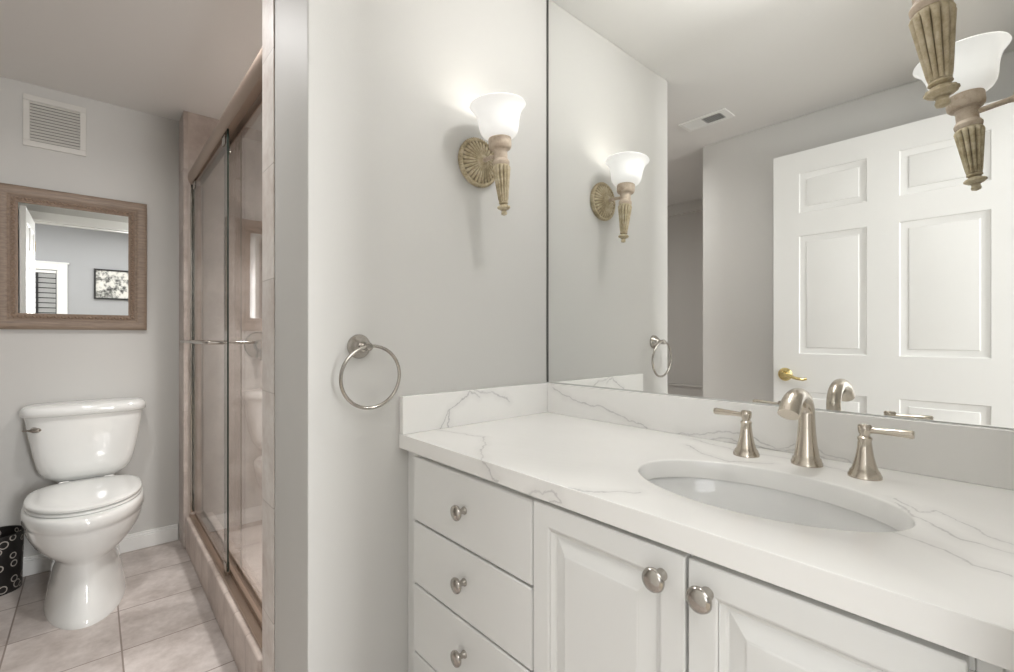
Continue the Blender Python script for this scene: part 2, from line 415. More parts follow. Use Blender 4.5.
# ------------------------------------------------------------------ the setting
XF = 3.0                                              # far wall of the neighbouring room
struct('floor', B((-3.1, 0.07, -1.65, 1.3, -0.1, 0.0)), M['floor_tile'])
struct('floor_bedroom', B((0.07, XF+0.1, -2.3, 2.3, -0.1, 0.0)), M['carpet'])
struct('ceiling', B((-3.1, 0.135, -1.65, 1.3, ZT, ZT+0.1)), M['ceiling'])
struct('ceiling_bedroom', B((0.135, XF+0.1, -2.3, 2.3, 2.4, 2.5)), M['ceiling'])
struct('wall_left', B((XT-0.1, XT, -1.65, 1.3, 0, ZT)), M['wall'])
struct('wall_partition', B((-1.432, XC, YE, YD+0.006, 0, ZT)), M['wall'], bevel=0.004)
struct('wall_back', B((XP, 0.13, YD+0.006, YD+0.11, 0, ZT)), M['wall'])
struct('wall_right', B((XR, 0.13, 0.515, YD+0.006, 0, ZT), (XR, 0.13, -0.41, 0.515, 2.035, ZT), (XR, 0.13, -0.56, -0.41, 0, ZT)), M['wall'])
struct('wall_rear', B((XE, XR, -0.56, YW, 0, ZT), (XE, XE+0.1, -1.5, -0.56, 0, ZT)), M['wall'], bevel=0.003)
struct('wall_alcove', B((XT, XE+0.1, -1.6, -1.5, 0, ZT), (XT, XE, -1.5, -1.47, 2.11, ZT)), M['wall'])
struct('trim_3', B((XT, XE, -1.5, -1.482, 0.548, 0.64), (XT, XE, -1.5, -1.470, 0.64, 0.658), (XT, XE, -1.5, -1.475, 0.545, 0.563)), M['wall'], bevel=0.003)
# neighbouring room
struct('wall_bedroom_far', B((XF, XF+0.1, -2.3, -0.90, 0, 2.4), (XF, XF+0.1, -0.30, 2.3, 0, 2.4), (XF, XF+0.1, -0.90, -0.30, 1.79, 2.4), (XF, XF+0.1, -0.90, -0.30, 0, 0.75)), M['bedwall'])
struct('wall_bedroom_near', B((0.13, 0.16, -2.3, -0.41, 0, 2.4), (0.13, 0.16, 0.515, 2.3, 0, 2.4), (0.13, 0.16, -0.41, 0.515, 2.035, 2.4)), M['bedwall'])
struct('wall_bedroom_left', B((0.13, XF, -2.3, -2.2, 0, 2.4)), M['bedwall'])
struct('wall_bedroom_right', B((0.13, XF, 2.2, 2.3, 0, 2.4)), M['bedwall'])
# baseboards
def baseboard(name, x0, x1, y0, y1, nx, ny):
    """board along a wall with a stepped, rounded top; (nx, ny) is the side the moulding thins away from"""
    bm = bmesh.new()
    for z0, z1, d in ((0, 0.064, 0.014), (0.064, 0.074, 0.011), (0.074, 0.083, 0.008)):
        if nx: box(bm, x0, x0+d, y0, y1, z0, z1)
        else: box(bm, x0, x1, (y0 if ny > 0 else y1-d), (y0+d if ny > 0 else y1), z0, z1)
    return struct(name, bm, M['trim'], bevel=0.002)
baseboard('baseboard_left', XT, XT, -1.5, 0.332, 1, 0)
baseboard('baseboard_partition', -1.325, XC, YE-0.014, YE, 0, -1)
baseboard('baseboard_rear', XE, -0.0, YW, YW+0.014, 0, 1)
# shower shell
struct('wall_shower_plumbing', B((XT, XP, YS-0.008, YD+0.006, 0, ZT)), M['tile_x'], bevel=0.003)
struct('wall_shower_back', B((XP, -1.442, YB, YD+0.006, 0, ZT)), M['tile_y'])
struct('wall_shower_side', B((-1.442, -1.432, YE, YB, 0, ZT)), M['tile_x'])
struct('trim_1', B((-1.443, -1.334, YE-0.004, YE, 0, ZT)), M['tile_jamb'], bevel=0.002)
struct('floor_shower', B((XP, -1.442, 0.465, YB, 0, 0.03)), M['tile_pan'])
struct('trim_2', B((XP, -1.443, YS, 0.465, 0, 0.160)), M['tile_curb'], bevel=0.008)
# doorway: jamb lining, stops and casing
OY0, OY1, OZ = -0.395, 0.50, 2.02
struct('door_frame', B((XR-0.002, 0.162, OY0-0.015, OY0, 0, OZ+0.015), (XR-0.002, 0.162, OY1, OY1+0.015, 0, OZ+0.015), (XR-0.002, 0.162, OY0, OY1, OZ, OZ+0.015),
                       (XR-0.012, XR, OY0-0.062, OY0-0.004, 0, OZ+0.075), (XR-0.012, XR, OY1+0.004, OY1+0.055, 0, OZ+0.075), (XR-0.012, XR, OY0-0.062, OY1+0.055, OZ+0.004, OZ+0.075),
                       (0.06, 0.10, OY0, OY0+0.01, 0, OZ), (0.06, 0.10, OY1-0.01, OY1, 0, OZ), (0.06, 0.10, OY0, OY1, OZ-0.01, OZ),
                       (0.16, 0.175, OY0-0.08, OY0-0.005, 0, OZ+0.085), (0.16, 0.175, OY1+0.005, OY1+0.08, 0, OZ+0.085), (0.16, 0.175, OY0-0.08, OY1+0.08, OZ+0.005, OZ+0.085)), M['trim'], bevel=0.002)
# the six-panel door, swung open against the rear wall; its face towards the vanity mirror
bm = bmesh.new()
DY = -0.357
PROF6 = [(0.004, -0.0045), (0.008, -0.0055), (0.030, -0.0080), (0.033, -0.0045), (0.037, -0.0038)]
DX0, DX1 = -0.893, -0.004
Y0, TH = 0.0, 0.034
# built facing -Y, then turned to face +Y
paneled(bm, -DX1, -DX0, 0.012, 1.985, -DY, TH, [(0.1115, 0.391), (0.504, 0.777)], [(0.20, 0.796), (0.981, 1.567), (1.680, 1.878)], [(i, -d) for i, d in PROF6])
bmesh.ops.rotate(bm, verts=bm.verts, cent=(0, 0, 0), matrix=Matrix.Rotation(PI, 3, 'Z'))
door = struct('door_1', bm, M['door'], label='white six-panel door standing open, seen in the vanity mirror')
bm = bmesh.new()
hx, hz = -0.838, 0.876
lathe(bm, [(0.0, 0), (0.033, 0), (0.033, 0.004), (0.028, 0.010), (0.016, 0.014), (0.013, 0.03), (0.015, 0.034), (0.015, 0.05), (0.0, 0.054)], 28, at((hx, DY, hz), (0, 1, 0)))
tube(bm, [(hx, DY+0.042, hz), (hx+0.03, DY+0.046, hz-0.003), (hx+0.06, DY+0.044, hz-0.014), (hx+0.09, DY+0.042, hz-0.018), (hx+0.105, DY+0.036, hz-0.014)], [0.011, 0.009, 0.0075, 0.0075, 0.006], 12)
lathe(bm, [(0.0, 0), (0.033, 0), (0.03, 0.008), (0.014, 0.014), (0.014, 0.04), (0, 0.042)], 24, at((hx, DY-TH, hz), (0, -1, 0)))
obj('door_handle', bm, M['brass'], door)['label'] = 'polished brass lever handle'
for z in (0.25, 1.0, 1.78):
    bm = bmesh.new(); lathe(bm, [(0, -0.045), (0.006, -0.045), (0.006, 0.045), (0, 0.045)], 12, Matrix.Translation((DX1+0.006, DY-0.002, z)))
    obj('hinge', bm, M['brass'], door)
# window of the neighbouring room with its casing and the blind
win = struct('window_1', B((XF+0.06, XF+0.07, -0.90, -0.30, 0.75, 1.79)), M['nightglass'])
obj('window_frame', B((XF-0.018, XF, -0.30, -0.20, 0.65, 1.88), (XF-0.018, XF, -1.00, -0.90, 0.65, 1.88), (XF-0.018, XF, -0.90, -0.30, 1.79, 1.88), (XF-0.028, XF, -1.02, -0.18, 1.88, 1.90),
                      (XF-0.03, XF, -1.02, -0.18, 0.70, 0.75), (XF, XF+0.06, -0.31, -0.30, 0.75, 1.79), (XF, XF+0.06, -0.90, -0.89, 0.75, 1.79)), M['trim'], win, bevel=0.003)
bl = thing('window_blind', (XF+0.02, -0.60, 0.76), 'grey slatted blind in a white window, seen in the small framed mirror', 'blind')
obj('head_rail', B((XF+0.004, XF+0.045, -0.885, -0.315, 1.745, 1.785)), M['trim'], bl, 0.003)
z = 1.71
while z > 0.8:
    bm = bmesh.new(); box(bm, XF+0.018, XF+0.021, -0.88, -0.318, z-0.029, z+0.029)
    bmesh.ops.rotate(bm, verts=bm.verts, cent=(XF+0.02, 0, z), matrix=Matrix.Rotation(0.2, 3, 'Y'))
    obj('slat', bm, M['blind'], bl); z -= 0.068
for yy in (-0.50, -0.74):
    obj('lift_tape', B((XF+0.008, XF+0.011, yy-0.012, yy+0.012, 0.78, 1.75)), M['black'], bl)
pic = thing('framed_picture', (XF, 0.30, 1.41), 'black framed grey abstract print on the grey wall, seen in the small framed mirror', 'picture')
bm = bmesh.new(); py0, py1, pz0, pz1 = 0.075, 0.535, 1.415, 1.85
for b in ((py0, py1, pz0, pz0+0.022), (py0, py1, pz1-0.022, pz1), (py0, py0+0.022, pz0+0.022, pz1-0.022), (py1-0.022, py1, pz0+0.022, pz1-0.022)):
    box(bm, XF-0.03, XF-0.002, *b)
obj('frame', bm, M['black'], pic, 0.002)
obj('print', B((XF-0.016, XF-0.004, py0+0.02, py1-0.02, pz0+0.02, pz1-0.02)), M['art'], pic)

# ------------------------------------------------------------------ vanity cabinet
van = thing('vanity_cabinet', ((XC+XR)/2, 0.85, 0), 'white vanity cabinet with a column of drawers and two raised-panel doors under the quartz top', 'vanity')
FY = 0.609                                            # face frame
obj('cabinet_body', B((-1.052, -1.034, FY, YD-0.005, 0.09, 0.784), (-0.036, -0.018, FY, YD-0.005, 0.09, 0.784), (-1.034, -0.036, FY+0.018, YD-0.005, 0.09, 0.108),
                      (-1.034, -0.036, YD-0.017, YD-0.005, 0.108, 0.70), (-0.612, -0.600, FY+0.018, YD-0.02, 0.108, 0.70),
                      (-0.06, -0.036, FY, FY+0.018, 0.108, 0.76), (-1.034, -1.008, FY, FY+0.018, 0.108, 0.76), (-1.034, -0.036, FY, FY+0.018, 0.76, 0.784), (-1.034, -0.036, FY, FY+0.018, 0.09, 0.108), (-0.622, -0.592, FY, FY+0.018, 0.108, 0.76),
                      (-0.328, -0.298, FY, FY+0.018, 0.108, 0.76)), M['cabinet'], van, 0.0015)
obj('toe_kick', B((-1.05, -0.02, FY+0.07, FY+0.085, 0, 0.09)), M['cabinet'], van)
obj('scribe_strip', B((XC, -1.052, FY+0.004, FY+0.022, 0.0, 0.784)), M['cabinet'], van, 0.001)
obj('scribe_strip', B((-0.018, XR, FY+0.004, FY+0.022, 0.0, 0.784)), M['cabinet'], van, 0.001)
def knob(parent, x, y, z):
    bm = bmesh.new()
    lathe(bm, [(0.0, 0.0), (0.0085, 0.0), (0.0085, 0.002), (0.006, 0.006), (0.0058, 0.014), (0.009, 0.017), (0.0155, 0.0195), (0.0168, 0.0225), (0.0155, 0.026), (0.010, 0.0285), (0.0, 0.0295)], 28, at((x, y, z), (0, -1, 0)))
    k = obj('knob', bm, M['chrome'], parent, smooth=50); k['label'] = 'satin chrome knob'
FR = 0.594
for i, (z0, z1, kz) in enumerate(((0.616, 0.772, 0.697), (0.461, 0.611, 0.544), (0.292, 0.456, 0.390), (0.112, 0.287, 0.20))):
    d = obj('drawer', B((-1.024, -0.603, FR, FR+0.016, z0, z1), (-1.010, -0.620, FR+0.016, FR+0.30, z0+0.02, z1-0.04)), M['cabinet'], van, 0.004, 3)
    knob(d, -0.808, FR, kz)
PROFC = [(0.002, 0.0022), (0.0045, 0.003), (0.007, 0.0065), (0.009, 0.0105), (0.013, 0.0112), (0.036, 0.0022), (0.0375, 0.0005)]
for (x0, x1, kx) in ((-0.597, -0.3095, -0.343), (-0.305, -0.040, -0.279)):
    bm = bmesh.new()
    paneled(bm, x0, x1, 0.112, 0.775, FR-0.003, 0.019, [(x0+0.036, x1-0.036)], [(0.152, 0.737)], PROFC)
    d = obj('cabinet_door', bm, M['cabinet'], van, 0.003, 3, smooth=14)
    knob(d, kx, FR-0.003, 0.739)

# ------------------------------------------------------------------ countertop with splashes, sink, faucet
ct = thing('countertop', tuple(CT0), 'white quartz countertop with grey veins and low splashes on top of the vanity', 'countertop')
SX, SY, SA, SB = -0.308, 0.819, 0.201, 0.131
bm = bmesh.new()
N = 96; x0, x1, y0, y1 = XC+0.001, XR-0.001, YF, YD-0.001
zt_, zb_ = ZC, ZC-0.036
def rect_pt(a):
    c, s = math.cos(a), math.sin(a)
    t = 1e9
    if c > 1e-9: t = min(t, (x1-SX)/c)
    if c < -1e-9: t = min(t, (x0-SX)/c)
    if s > 1e-9: t = min(t, (y1-SY)/s)
    if s < -1e-9: t = min(t, (y0-SY)/s)
    return (SX+c*t, SY+s*t)
angs = sorted(set([2*PI*i/N for i in range(N)]+[math.atan2(y-SY, x-SX) % (2*PI) for x in (x0, x1) for y in (y0, y1)]))
rings = {}
for key, fn, z in (('ot', rect_pt, zt_), ('ob', rect_pt, zb_)):
    rings[key] = [bm.verts.new((*fn(a), z)) for a in angs]
def ell(a, g=0.0):
    c, s = math.cos(a), math.sin(a); k = 1/math.sqrt((c/(SA+g))**2+(s/(SB+g))**2)
    return (SX+c*k, SY+s*k)
for key, g, z in (('it', 0.004, zt_), ('i1', 0.0012, zt_-0.0012), ('i2', 0.0, zt_-0.004), ('ib', 0.0, zb_)):
    rings[key] = [bm.verts.new((*ell(a, g), z)) for a in angs]
n = len(angs)
for i in range(n):
    j = (i+1) % n
    f = bm.faces.new((rings['it'][i], rings['ot'][i], rings['ot'][j], rings['it'][j])); f.material_index = 0
    for a, b in (('it', 'i1'), ('i1', 'i2'), ('i2', 'ib')):
        f = bm.faces.new((rings[a][i], rings[a][j], rings[b][j], rings[b][i])); f.material_index = 0
    f = bm.faces.new((rings['ib'][i], rings['ob'][i], rings['ob'][j], rings['ib'][j])); f.material_index = 0
    f = bm.faces.new((rings['ot'][i], rings['ob'][i], rings['ob'][j], rings['ot'][j])); f.material_index = 1
obj('slab', bm, [M['q_top'], M['q_front']], ct, 0.0015)
obj('back_splash', B((XC+0.02, XR-0.02, YD-0.019, YD-0.0005, ZC, ZS)), M['q_back'], ct, 0.0015)
obj('side_splash', B((XC+0.001, XC+0.0195, YF+0.001, YD-0.0005, ZC, ZS)), M['q_side'], ct, 0.0015)
obj('side_splash', B((XR-0.0195, XR-0.001, YF+0.001, YD-0.0005, ZC, ZS)), M['q_side'], ct, 0.0015)

sk = thing('sink', (SX, SY, zb_-0.15), 'white oval undermount sink set in the quartz countertop', 'sink')
bm = bmesh.new()
inner = [(1.045, 0.0), (1.035, -0.004), (0.99, -0.03), (0.93, -0.065), (0.82, -0.1), (0.62, -0.125), (0.36, -0.137), (0.12, -0.142)]
outer = [(0.14, -0.150), (0.40, -0.147), (0.66, -0.136), (0.88, -0.11), (0.99, -0.07), (1.05, -0.03), (1.10, -0.010), (1.16, -0.008), (1.16, 0.0)]
R = [[Vector((SX+SA*s*math.cos(a), SY+SB*s*math.sin(a), zb_-0.0008+dz)) for a in [2*PI*i/64 for i in range(64)]] for s, dz in inner+outer]
L = loft(bm, R+[R[0]], False, False)
bmesh.ops.remove_doubles(bm, verts=bm.verts, dist=1e-5)
obj('basin', bm, M['sink'], sk, smooth=60)
bm = bmesh.new(); lathe(bm, [(0.0, 0.0), (0.024, 0.0), (0.026, 0.002), (0.024, 0.005), (0.017, 0.005), (0.016, 0.007), (0.0, 0.009)], 32, Matrix.Translation((SX, SY, zb_-0.148)))
obj('drain', bm, M['chrome'], sk)

fc = thing('faucet', (-0.30, 1.04, ZC), 'brushed nickel widespread faucet with two lever handles behind the sink', 'faucet')
bm = bmesh.new()
fx, fy = -0.295, 1.043
bp = [(0.0, 0), (0.0270, 0), (0.0270, 0.005), (0.0250, 0.008), (0.0245, 0.012), (0.0215, 0.015), (0.0208, 0.022), (0.0178, 0.04), (0.0158, 0.06), (0.0145, 0.08), (0.0138, 0.102), (0.0, 0.1025)]
lathe(bm, bp, 32, Matrix.Translation((fx, fy, ZC)))
pts = [(fx, fy, ZC+0.090)]; rad = [0.0138]
RY, RZ = 0.050, 0.037
for i in range(17):
    a = math.radians(152)*i/16
    pts.append((fx, fy-RY+RY*math.cos(a), ZC+0.101+RZ*math.sin(a))); rad.append(0.0138+0.0036*smoothstep((i-6)/10))
pts.append((fx, fy-0.1025, ZC+0.108)); rad.append(0.0178)
tube(bm, pts, rad, 24)
obj('spout', bm, M['nickel'], fc, smooth=45)
def handle(x, y, s):
    bm = bmesh.new()
    lathe(bm, [(0.0, 0), (0.0252, 0), (0.0252, 0.004), (0.0230, 0.008), (0.0222, 0.011), (0.0195, 0.014), (0.0165, 0.024), (0.0132, 0.038), (0.0112, 0.052), (0.0100, 0.065), (0.0110, 0.067), (0.0110, 0.070), (0.0078, 0.073),
               (0.0078, 0.076), (0.0095, 0.079), (0.0104, 0.086), (0.0104, 0.091), (0.0085, 0.0935), (0.0, 0.0945)], 32, Matrix.Translation((x, y, ZC)))
    h = obj('handle', bm, M['nickel'], fc, smooth=40)
    bm = bmesh.new(); z = ZC+0.084
    tube(bm, [(x+s*0.006, y, z), (x+s*0.02, y, z+0.0005), (x+s*0.05, y, z+0.001), (x+s*0.064, y, z+0.001), (x+s*0.067, y, z+0.001)], [0.0055, 0.0052, 0.0066, 0.0072, 0.006], 16)
    obj('lever', bm, M['nickel'], h, smooth=40)
handle(-0.402, 1.028, -1); handle(-0.200, 1.026, 1)

# ------------------------------------------------------------------ mirrors
mr = thing('vanity_mirror', ((XC+XR)/2, YD+0.003, ZS), 'large frameless wall mirror above the quartz backsplash', 'mirror')
obj('mirror_glass', B((XC+0.004, XR-0.002, YD, YD+0.006, ZS+0.001, ZT-0.003)), M['mirror'], mr)
obj('edge_strip', B((XC+0.0005, XC+0.0045, YD-0.003, YD+0.006, ZS+0.001, ZT-0.003)), M['edge'], mr)

fm = thing('framed_mirror', (XT, -0.0525, 1.100), 'small square mirror in a taupe carved wooden frame above the toilet', 'mirror')
my0, my1, mz0, mz1 = -0.322, 0.201, 1.100, 1.733
def frame_ring(bm, prof):
    """picture-frame moulding: prof = [(inset from outside, height off wall)], mitred corners"""
    rings = []
    for ins, h in prof:
        rings.append([Vector((XT+h, y, z)) for y, z in ((my0+ins, mz0+ins), (my1-ins, mz0+ins), (my1-ins, mz1-ins), (my0+ins, mz1-ins))])
    loft(bm, rings+[rings[0]], False, False)
    bmesh.ops.remove_doubles(bm, verts=bm.verts, dist=1e-6)
bm = bmesh.new(); frame_ring(bm, [(0.0, 0.001), (0.0, 0.020), (0.004, 0.024), (0.014, 0.0265), (0.028, 0.026), (0.038, 0.0225), (0.042, 0.018), (0.0455, 0.0185), (0.047, 0.016), (0.047, 0.001)])
obj('frame', bm, M['frame'], fm, smooth=40)
bm = bmesh.new()
frame_ring(bm, [(0.0468, 0.002), (0.0468, 0.017), (0.066, 0.014), (0.072, 0.010), (0.072, 0.002)])
ins = 0.057
for (ya, za, yb, zb) in ((my0+ins, mz0+ins, my1-ins, mz0+ins), (my1-ins, mz0+ins, my1-ins, mz1-ins), (my1-ins, mz1-ins, my0+ins, mz1-ins), (my0+ins, mz1-ins, my0+ins, mz0+ins)):
    L_ = math.hypot(yb-ya, zb-za); k = int(L_/0.0115)
    for i in range(k):
        t_ = (i+0.5)/k; c = Vector((XT+0.0155, ya+(yb-ya)*t_, za+(zb-za)*t_))
        d = Vector((0, yb-ya, zb-za)).normalized(); s_ = Vector((0, d.z, -d.y))
        q = (d*0.7+s_*0.7*(1 if i % 2 else -1)).normalized()
        lathe(bm, [(0, -0.011), (0.0042, -0.007), (0.0058, 0), (0.0042, 0.007), (0, 0.011)], 8, at(c, q))
obj('carved_band', bm, M['bead'], fm, smooth=50)
obj('mirror_glass', B((XT+0.003, XT+0.008, my0+0.066, my1-0.066, mz0+0.066, mz1-0.066)), M['mirror'], fm)

fm.rotation_euler = (0, math.radians(0.9), math.radians(0.35))   # hangs from its wire, leaning forward a little

# ------------------------------------------------------------------ sconces
def make_sconce():
    """local: wall mount at origin, arm along +X, up +Z"""
    t = thing('wall_sconce', (0, 0, 0), 'antique gold torch sconce with lit white shade on the wall left of the vanity mirror', 'sconce', None)
    bm = bmesh.new()
    prof = [(0.0, 0.0), (0.068, 0.0), (0.0695, 0.003), (0.0695, 0.011), (0.0675, 0.015), (0.064, 0.016), (0.061, 0.0135), (0.059, 0.014), (0.052, 0.0185), (0.042, 0.0225), (0.030, 0.0255), (0.022, 0.027), (0.018, 0.031), (0.013, 0.036), (0.0, 0.038)]
    PZ = 0.036                                            # plate centre above the mount point
    rib = lambda a: abs(math.sin(14*a))                   # sunburst petals
    lathe(bm, prof, 168, at((0, 0, PZ), (1, 0, 0)), lambda a, k: 1+(0.03*math.cos(56*a) if 3 <= k <= 5 else 0), lambda a, k: {7: -0.003, 8: -0.0045, 9: -0.004, 10: -0.0025}.get(k, 0)*(1-rib(a))**1.0)
    obj('backplate', bm, M['antique'], t, smooth=35)
    bm = bmesh.new(); tube(bm, [(0.03, 0, PZ), (0.045, 0, PZ), (0.075, 0, 0.034), (0.10, 0, 0.033)], [0.008, 0.0058, 0.0055, 0.006], 12)
    obj('arm', bm, M['antique_pink'], t)
    ax = 0.106
    T = lambda z: Matrix.Translation((ax, 0, z))
    fz = lambda pr: [(r, z if z < -0.1 else (0.074+(z-0.084)*0.88 if z > 0.0839 else z-0.010*min(1, (z+0.1)/0.11))) for r, z in pr]
    bm = bmesh.new()
    lathe(bm, fz([(0.0, 0.048), (0.019, 0.048), (0.020, 0.053), (0.0275, 0.056), (0.0305, 0.060), (0.0315, 0.066), (0.0315, 0.082), (0.030, 0.086), (0.0, 0.0865)]), 40, T(0))
    lathe(bm, fz([(0.0, 0.012), (0.0215, 0.012), (0.023, 0.016), (0.0235, 0.021), (0.021, 0.026), (0.0185, 0.029), (0.0185, 0.054), (0.0, 0.0545)]), 40, T(0))
    obj('collar', bm, M['antique_pink'], t)
    bm = bmesh.new()
    body = [(0.0, 0.013), (0.0200, 0.013), (0.0235, 0.008), (0.0245, 0.003), (0.0235, -0.004), (0.0205, -0.03), (0.0172, -0.06), (0.0140, -0.088), (0.0125, -0.0965), (0.0, -0.0985)]
    # rounded reeds: scalloped section, deepest between the reeds
    lathe(bm, fz(body), 140, T(0), lambda a, k: 0.74+0.29*abs(math.sin(6*a))**0.75 if 3 <= k <= 7 else (0.93+0.07*abs(math.sin(6*a)) if k in (2, 8) else 1))
    obj('fluted_body', bm, M['antique'], t, smooth=50)
    bm = bmesh.new()
    lathe(bm, fz([(0.0, -0.0975), (0.0125, -0.0975), (0.0135, -0.101), (0.0095, -0.104), (0.012, -0.107), (0.0175, -0.110), (0.018, -0.114), (0.013, -0.118), (0.0075, -0.120), (0.007, -0.124), (0.0085, -0.128), (0.0075, -0.132), (0.0, -0.135)]), 32, T(0), lambda a, k: 1+0.05*math.cos(12*a) if 5 <= k <= 6 else 1)
    obj('finial', bm, M['antique'], t)
    bm = bmesh.new()
    out = [(0.027, 0.084), (0.037, 0.0865), (0.0455, 0.093), (0.0515, 0.104), (0.0545, 0.118), (0.0565, 0.134), (0.0595, 0.150), (0.0645, 0.165), (0.0715, 0.1765), (0.0775, 0.1835)]
    inn = [(r-0.0035, z+0.002) for r, z in reversed(out)]
    prof = out+[(0.0765, 0.1862), (0.0745, 0.1862)]+inn
    rings = [[Vector((ax+r*math.cos(2*PI*i/48), r*math.sin(2*PI*i/48), z)) for i in range(48)] for r, z in fz(prof)]
    loft(bm, rings+[rings[0]], False, False); bmesh.ops.remove_doubles(bm, verts=bm.verts, dist=1e-6)
    obj('shade', bm, M['shade'], t, smooth=60)['label'] = 'lit frosted white glass bell shade'
    bm = bmesh.new()
    lathe(bm, fz([(0.0, 0.087), (0.013, 0.087), (0.013, 0.108), (0.017, 0.112), (0.022, 0.118), (0.026, 0.130), (0.024, 0.142), (0.015, 0.153), (0.0, 0.157)]), 24, T(0))
    obj('bulb', bm, M['bulb'], t)
    l = bpy.data.lights.new('sconce_light', 'POINT'); l.energy = 0.19; l.color = (1.0, 0.95, 0.88); l.shadow_soft_size = 0.03
    lo = bpy.data.objects.new('sconce_light', l); COL.objects.link(lo); lo.parent = t; lo.location = (ax, 0, 0.146)
    return t
sc = make_sconce(); sc.location = (XC, 0.842, 1.538); sc.rotation_euler = (math.radians(4.6), 0, 0)
s2 = copy_tree(sc); s2.location = (XR, 0.862, 1.523); s2.rotation_euler = (0, math.radians(5), PI)
s2['label'] = 'antique gold torch sconce at the upper right corner, near the camera on the right wall'

# ------------------------------------------------------------------ towel ring
tr = thing('towel_ring', (XC, 0.478, 1.045), 'brushed nickel towel ring on the grey wall left of the vanity', 'towel ring')
bm = bmesh.new(); lathe(bm, [(0.0, 0), (0.0285, 0), (0.0295, 0.004), (0.027, 0.009), (0.024, 0.011), (0.022, 0.016), (0.016, 0.021), (0.012, 0.028), (0.0, 0.029)], 36, at((XC, 0.478, 1.045), (1, 0, 0)))
obj('mounting_plate', bm, M['chrome'], tr, smooth=45)
bm = bmesh.new(); lathe(bm, [(0.0, 0.02), (0.010, 0.02), (0.0085, 0.034), (0.009, 0.040), (0.0105, 0.044), (0.0105, 0.052), (0.008, 0.056), (0.0, 0.057)], 24, at((XC, 0.478, 1.045), (1, 0.06, 0)))
obj('post', bm, M['chrome'], tr)
bm = bmesh.new(); rc = Vector((XC+0.047, 0.489, 1.045-0.0715)); rr = 0.0730
tube(bm, [rc+Vector((0.004*math.sin(a), rr*math.cos(a), rr*math.sin(a))) for a in [2*PI*i/72 for i in range(72)]], 0.0042, 12, True)
obj('ring', bm, M['chrome'], tr)

# ------------------------------------------------------------------ toilet
TX, TY = XT+0.012, -0.022
to = thing('toilet', (TX, TY, 0), 'white two-piece toilet with closed lid below the framed mirror', 'toilet')
def egg(xb, xf, hw, z, n=48, back=2.6, front=2.0, mid=0.45):
    """oval in plan from xb (rear) to xf (front), half width hw; squarer rear"""
    out = []; cx = xb+(xf-xb)*mid
    for i in range(n):
        t = 2*PI*i/n; c, s = math.cos(t), math.sin(t)
        p = front if c >= 0 else back
        a = (xf-cx) if c >= 0 else (cx-xb)
        out.append(Vector((cx+a*math.copysign(abs(c)**(2/p), c), TY+hw*math.copysign(abs(s)**(2/p), s), z)))
    return out
bm = bmesh.new()
secs = [(-2.90, -2.308, .128, 0.0), (-2.90, -2.308, .128, 0.008), (-2.90, -2.314, .125, 0.022), (-2.90, -2.332, .119, 0.06), (-2.90, -2.352, .111, 0.11), (-2.90, -2.364, .106, 0.16), (-2.90, -2.368, .1045, 0.205),
        (-2.905, -2.364, .112, 0.218), (-2.91, -2.348, .139, 0.236), (-2.915, -2.328, .165, 0.268), (-2.92, -2.313, .180, 0.305), (-2.92, -2.306, .187, 0.340), (-2.92, -2.305, .1885, 0.352),
        (-2.92, -2.301, .1915, 0.355), (-2.92, -2.302, .1905, 0.385), (-2.92, -2.308, .188, 0.396), (-2.92, -2.318, .180, 0.400)]
loft(bm, [egg(*s) for s in secs])
obj('bowl', bm, M['porcelain'], to, smooth=60)
bm = bmesh.new()
loft(bm, [egg(-2.80, -2.352, .176, 0.4005, back=3.2), egg(-2.802, -2.348, .180, 0.404, back=3.2), egg(-2.802, -2.348, .180, 0.410, back=3.2), egg(-2.80, -2.353, .176, 0.4135, back=3.2)])
obj('seat', bm, M['porcelain'], to, smooth=60)
bm = bmesh.new()
loft(bm, [egg(-2.806, -2.352, .177, 0.416, back=3.2), egg(-2.808, -2.346, .181, 0.419, back=3.2), egg(-2.808, -2.345, .182, 0.427, back=3.2), egg(-2.805, -2.350, .178, 0.432, back=3.2), egg(-2.79, -2.375, .160, 0.4355, back=3.2), egg(-2.74, -2.46, .09, 0.437, back=2.8), egg(-2.66, -2.58, .02, 0.4372)])
obj('lid', bm, M['porcelain'], to, smooth=50)
for s in (-1, 1):
    bm = bmesh.new(); lathe(bm, [(0.0, -0.016), (0.010, -0.016), (0.011, -0.012), (0.011, 0.012), (0.010, 0.016), (0.0, 0.016)], 16, at((-2.806, TY+s*0.075, 0.424), (0, 1, 0)))
    obj('lid_hinge', bm, M['porcelain'], to)
def tanksec(xb, xf, hw, z, bulge, p=5.0, n=56):
    out = []
    for i in range(n):
        t = 2*PI*i/n; c, s = math.cos(t), math.sin(t)
        x = math.copysign(abs(c)**(2/p), c); y = math.copysign(abs(s)**(2/p), s)
        xx = (xb+xf)/2+(xf-xb)/2*x
        if x > 0: xx += bulge*(1-y*y)*x
        out.append(Vector((xx, TY+hw*y, z)))
    return out
bm = bmesh.new()
TB = TX+0.002
loft(bm, [tanksec(TB+0.03, -2.85, .085, 0.404, 0.004, 3), tanksec(TB+0.02, -2.84, .105, 0.425, 0.006, 3), tanksec(TB+0.012, -2.823, .128, 0.440, 0.008, 3.2), tanksec(TB+0.006, -2.812, .146, 0.456, 0.010, 3.6), tanksec(TB, -2.806, .158, 0.478, 0.012, 4),
          tanksec(TB, -2.802, .166, 0.510, 0.012, 4.5), tanksec(TB, -2.800, .176, 0.56, 0.012), tanksec(TB, -2.798, .188, 0.63, 0.012), tanksec(TB, -2.796, .200, 0.715, 0.012), tanksec(TB, -2.796, .201, 0.722, 0.012)])
obj('tank', bm, M['porcelain'], to, smooth=60)
bm = bmesh.new()
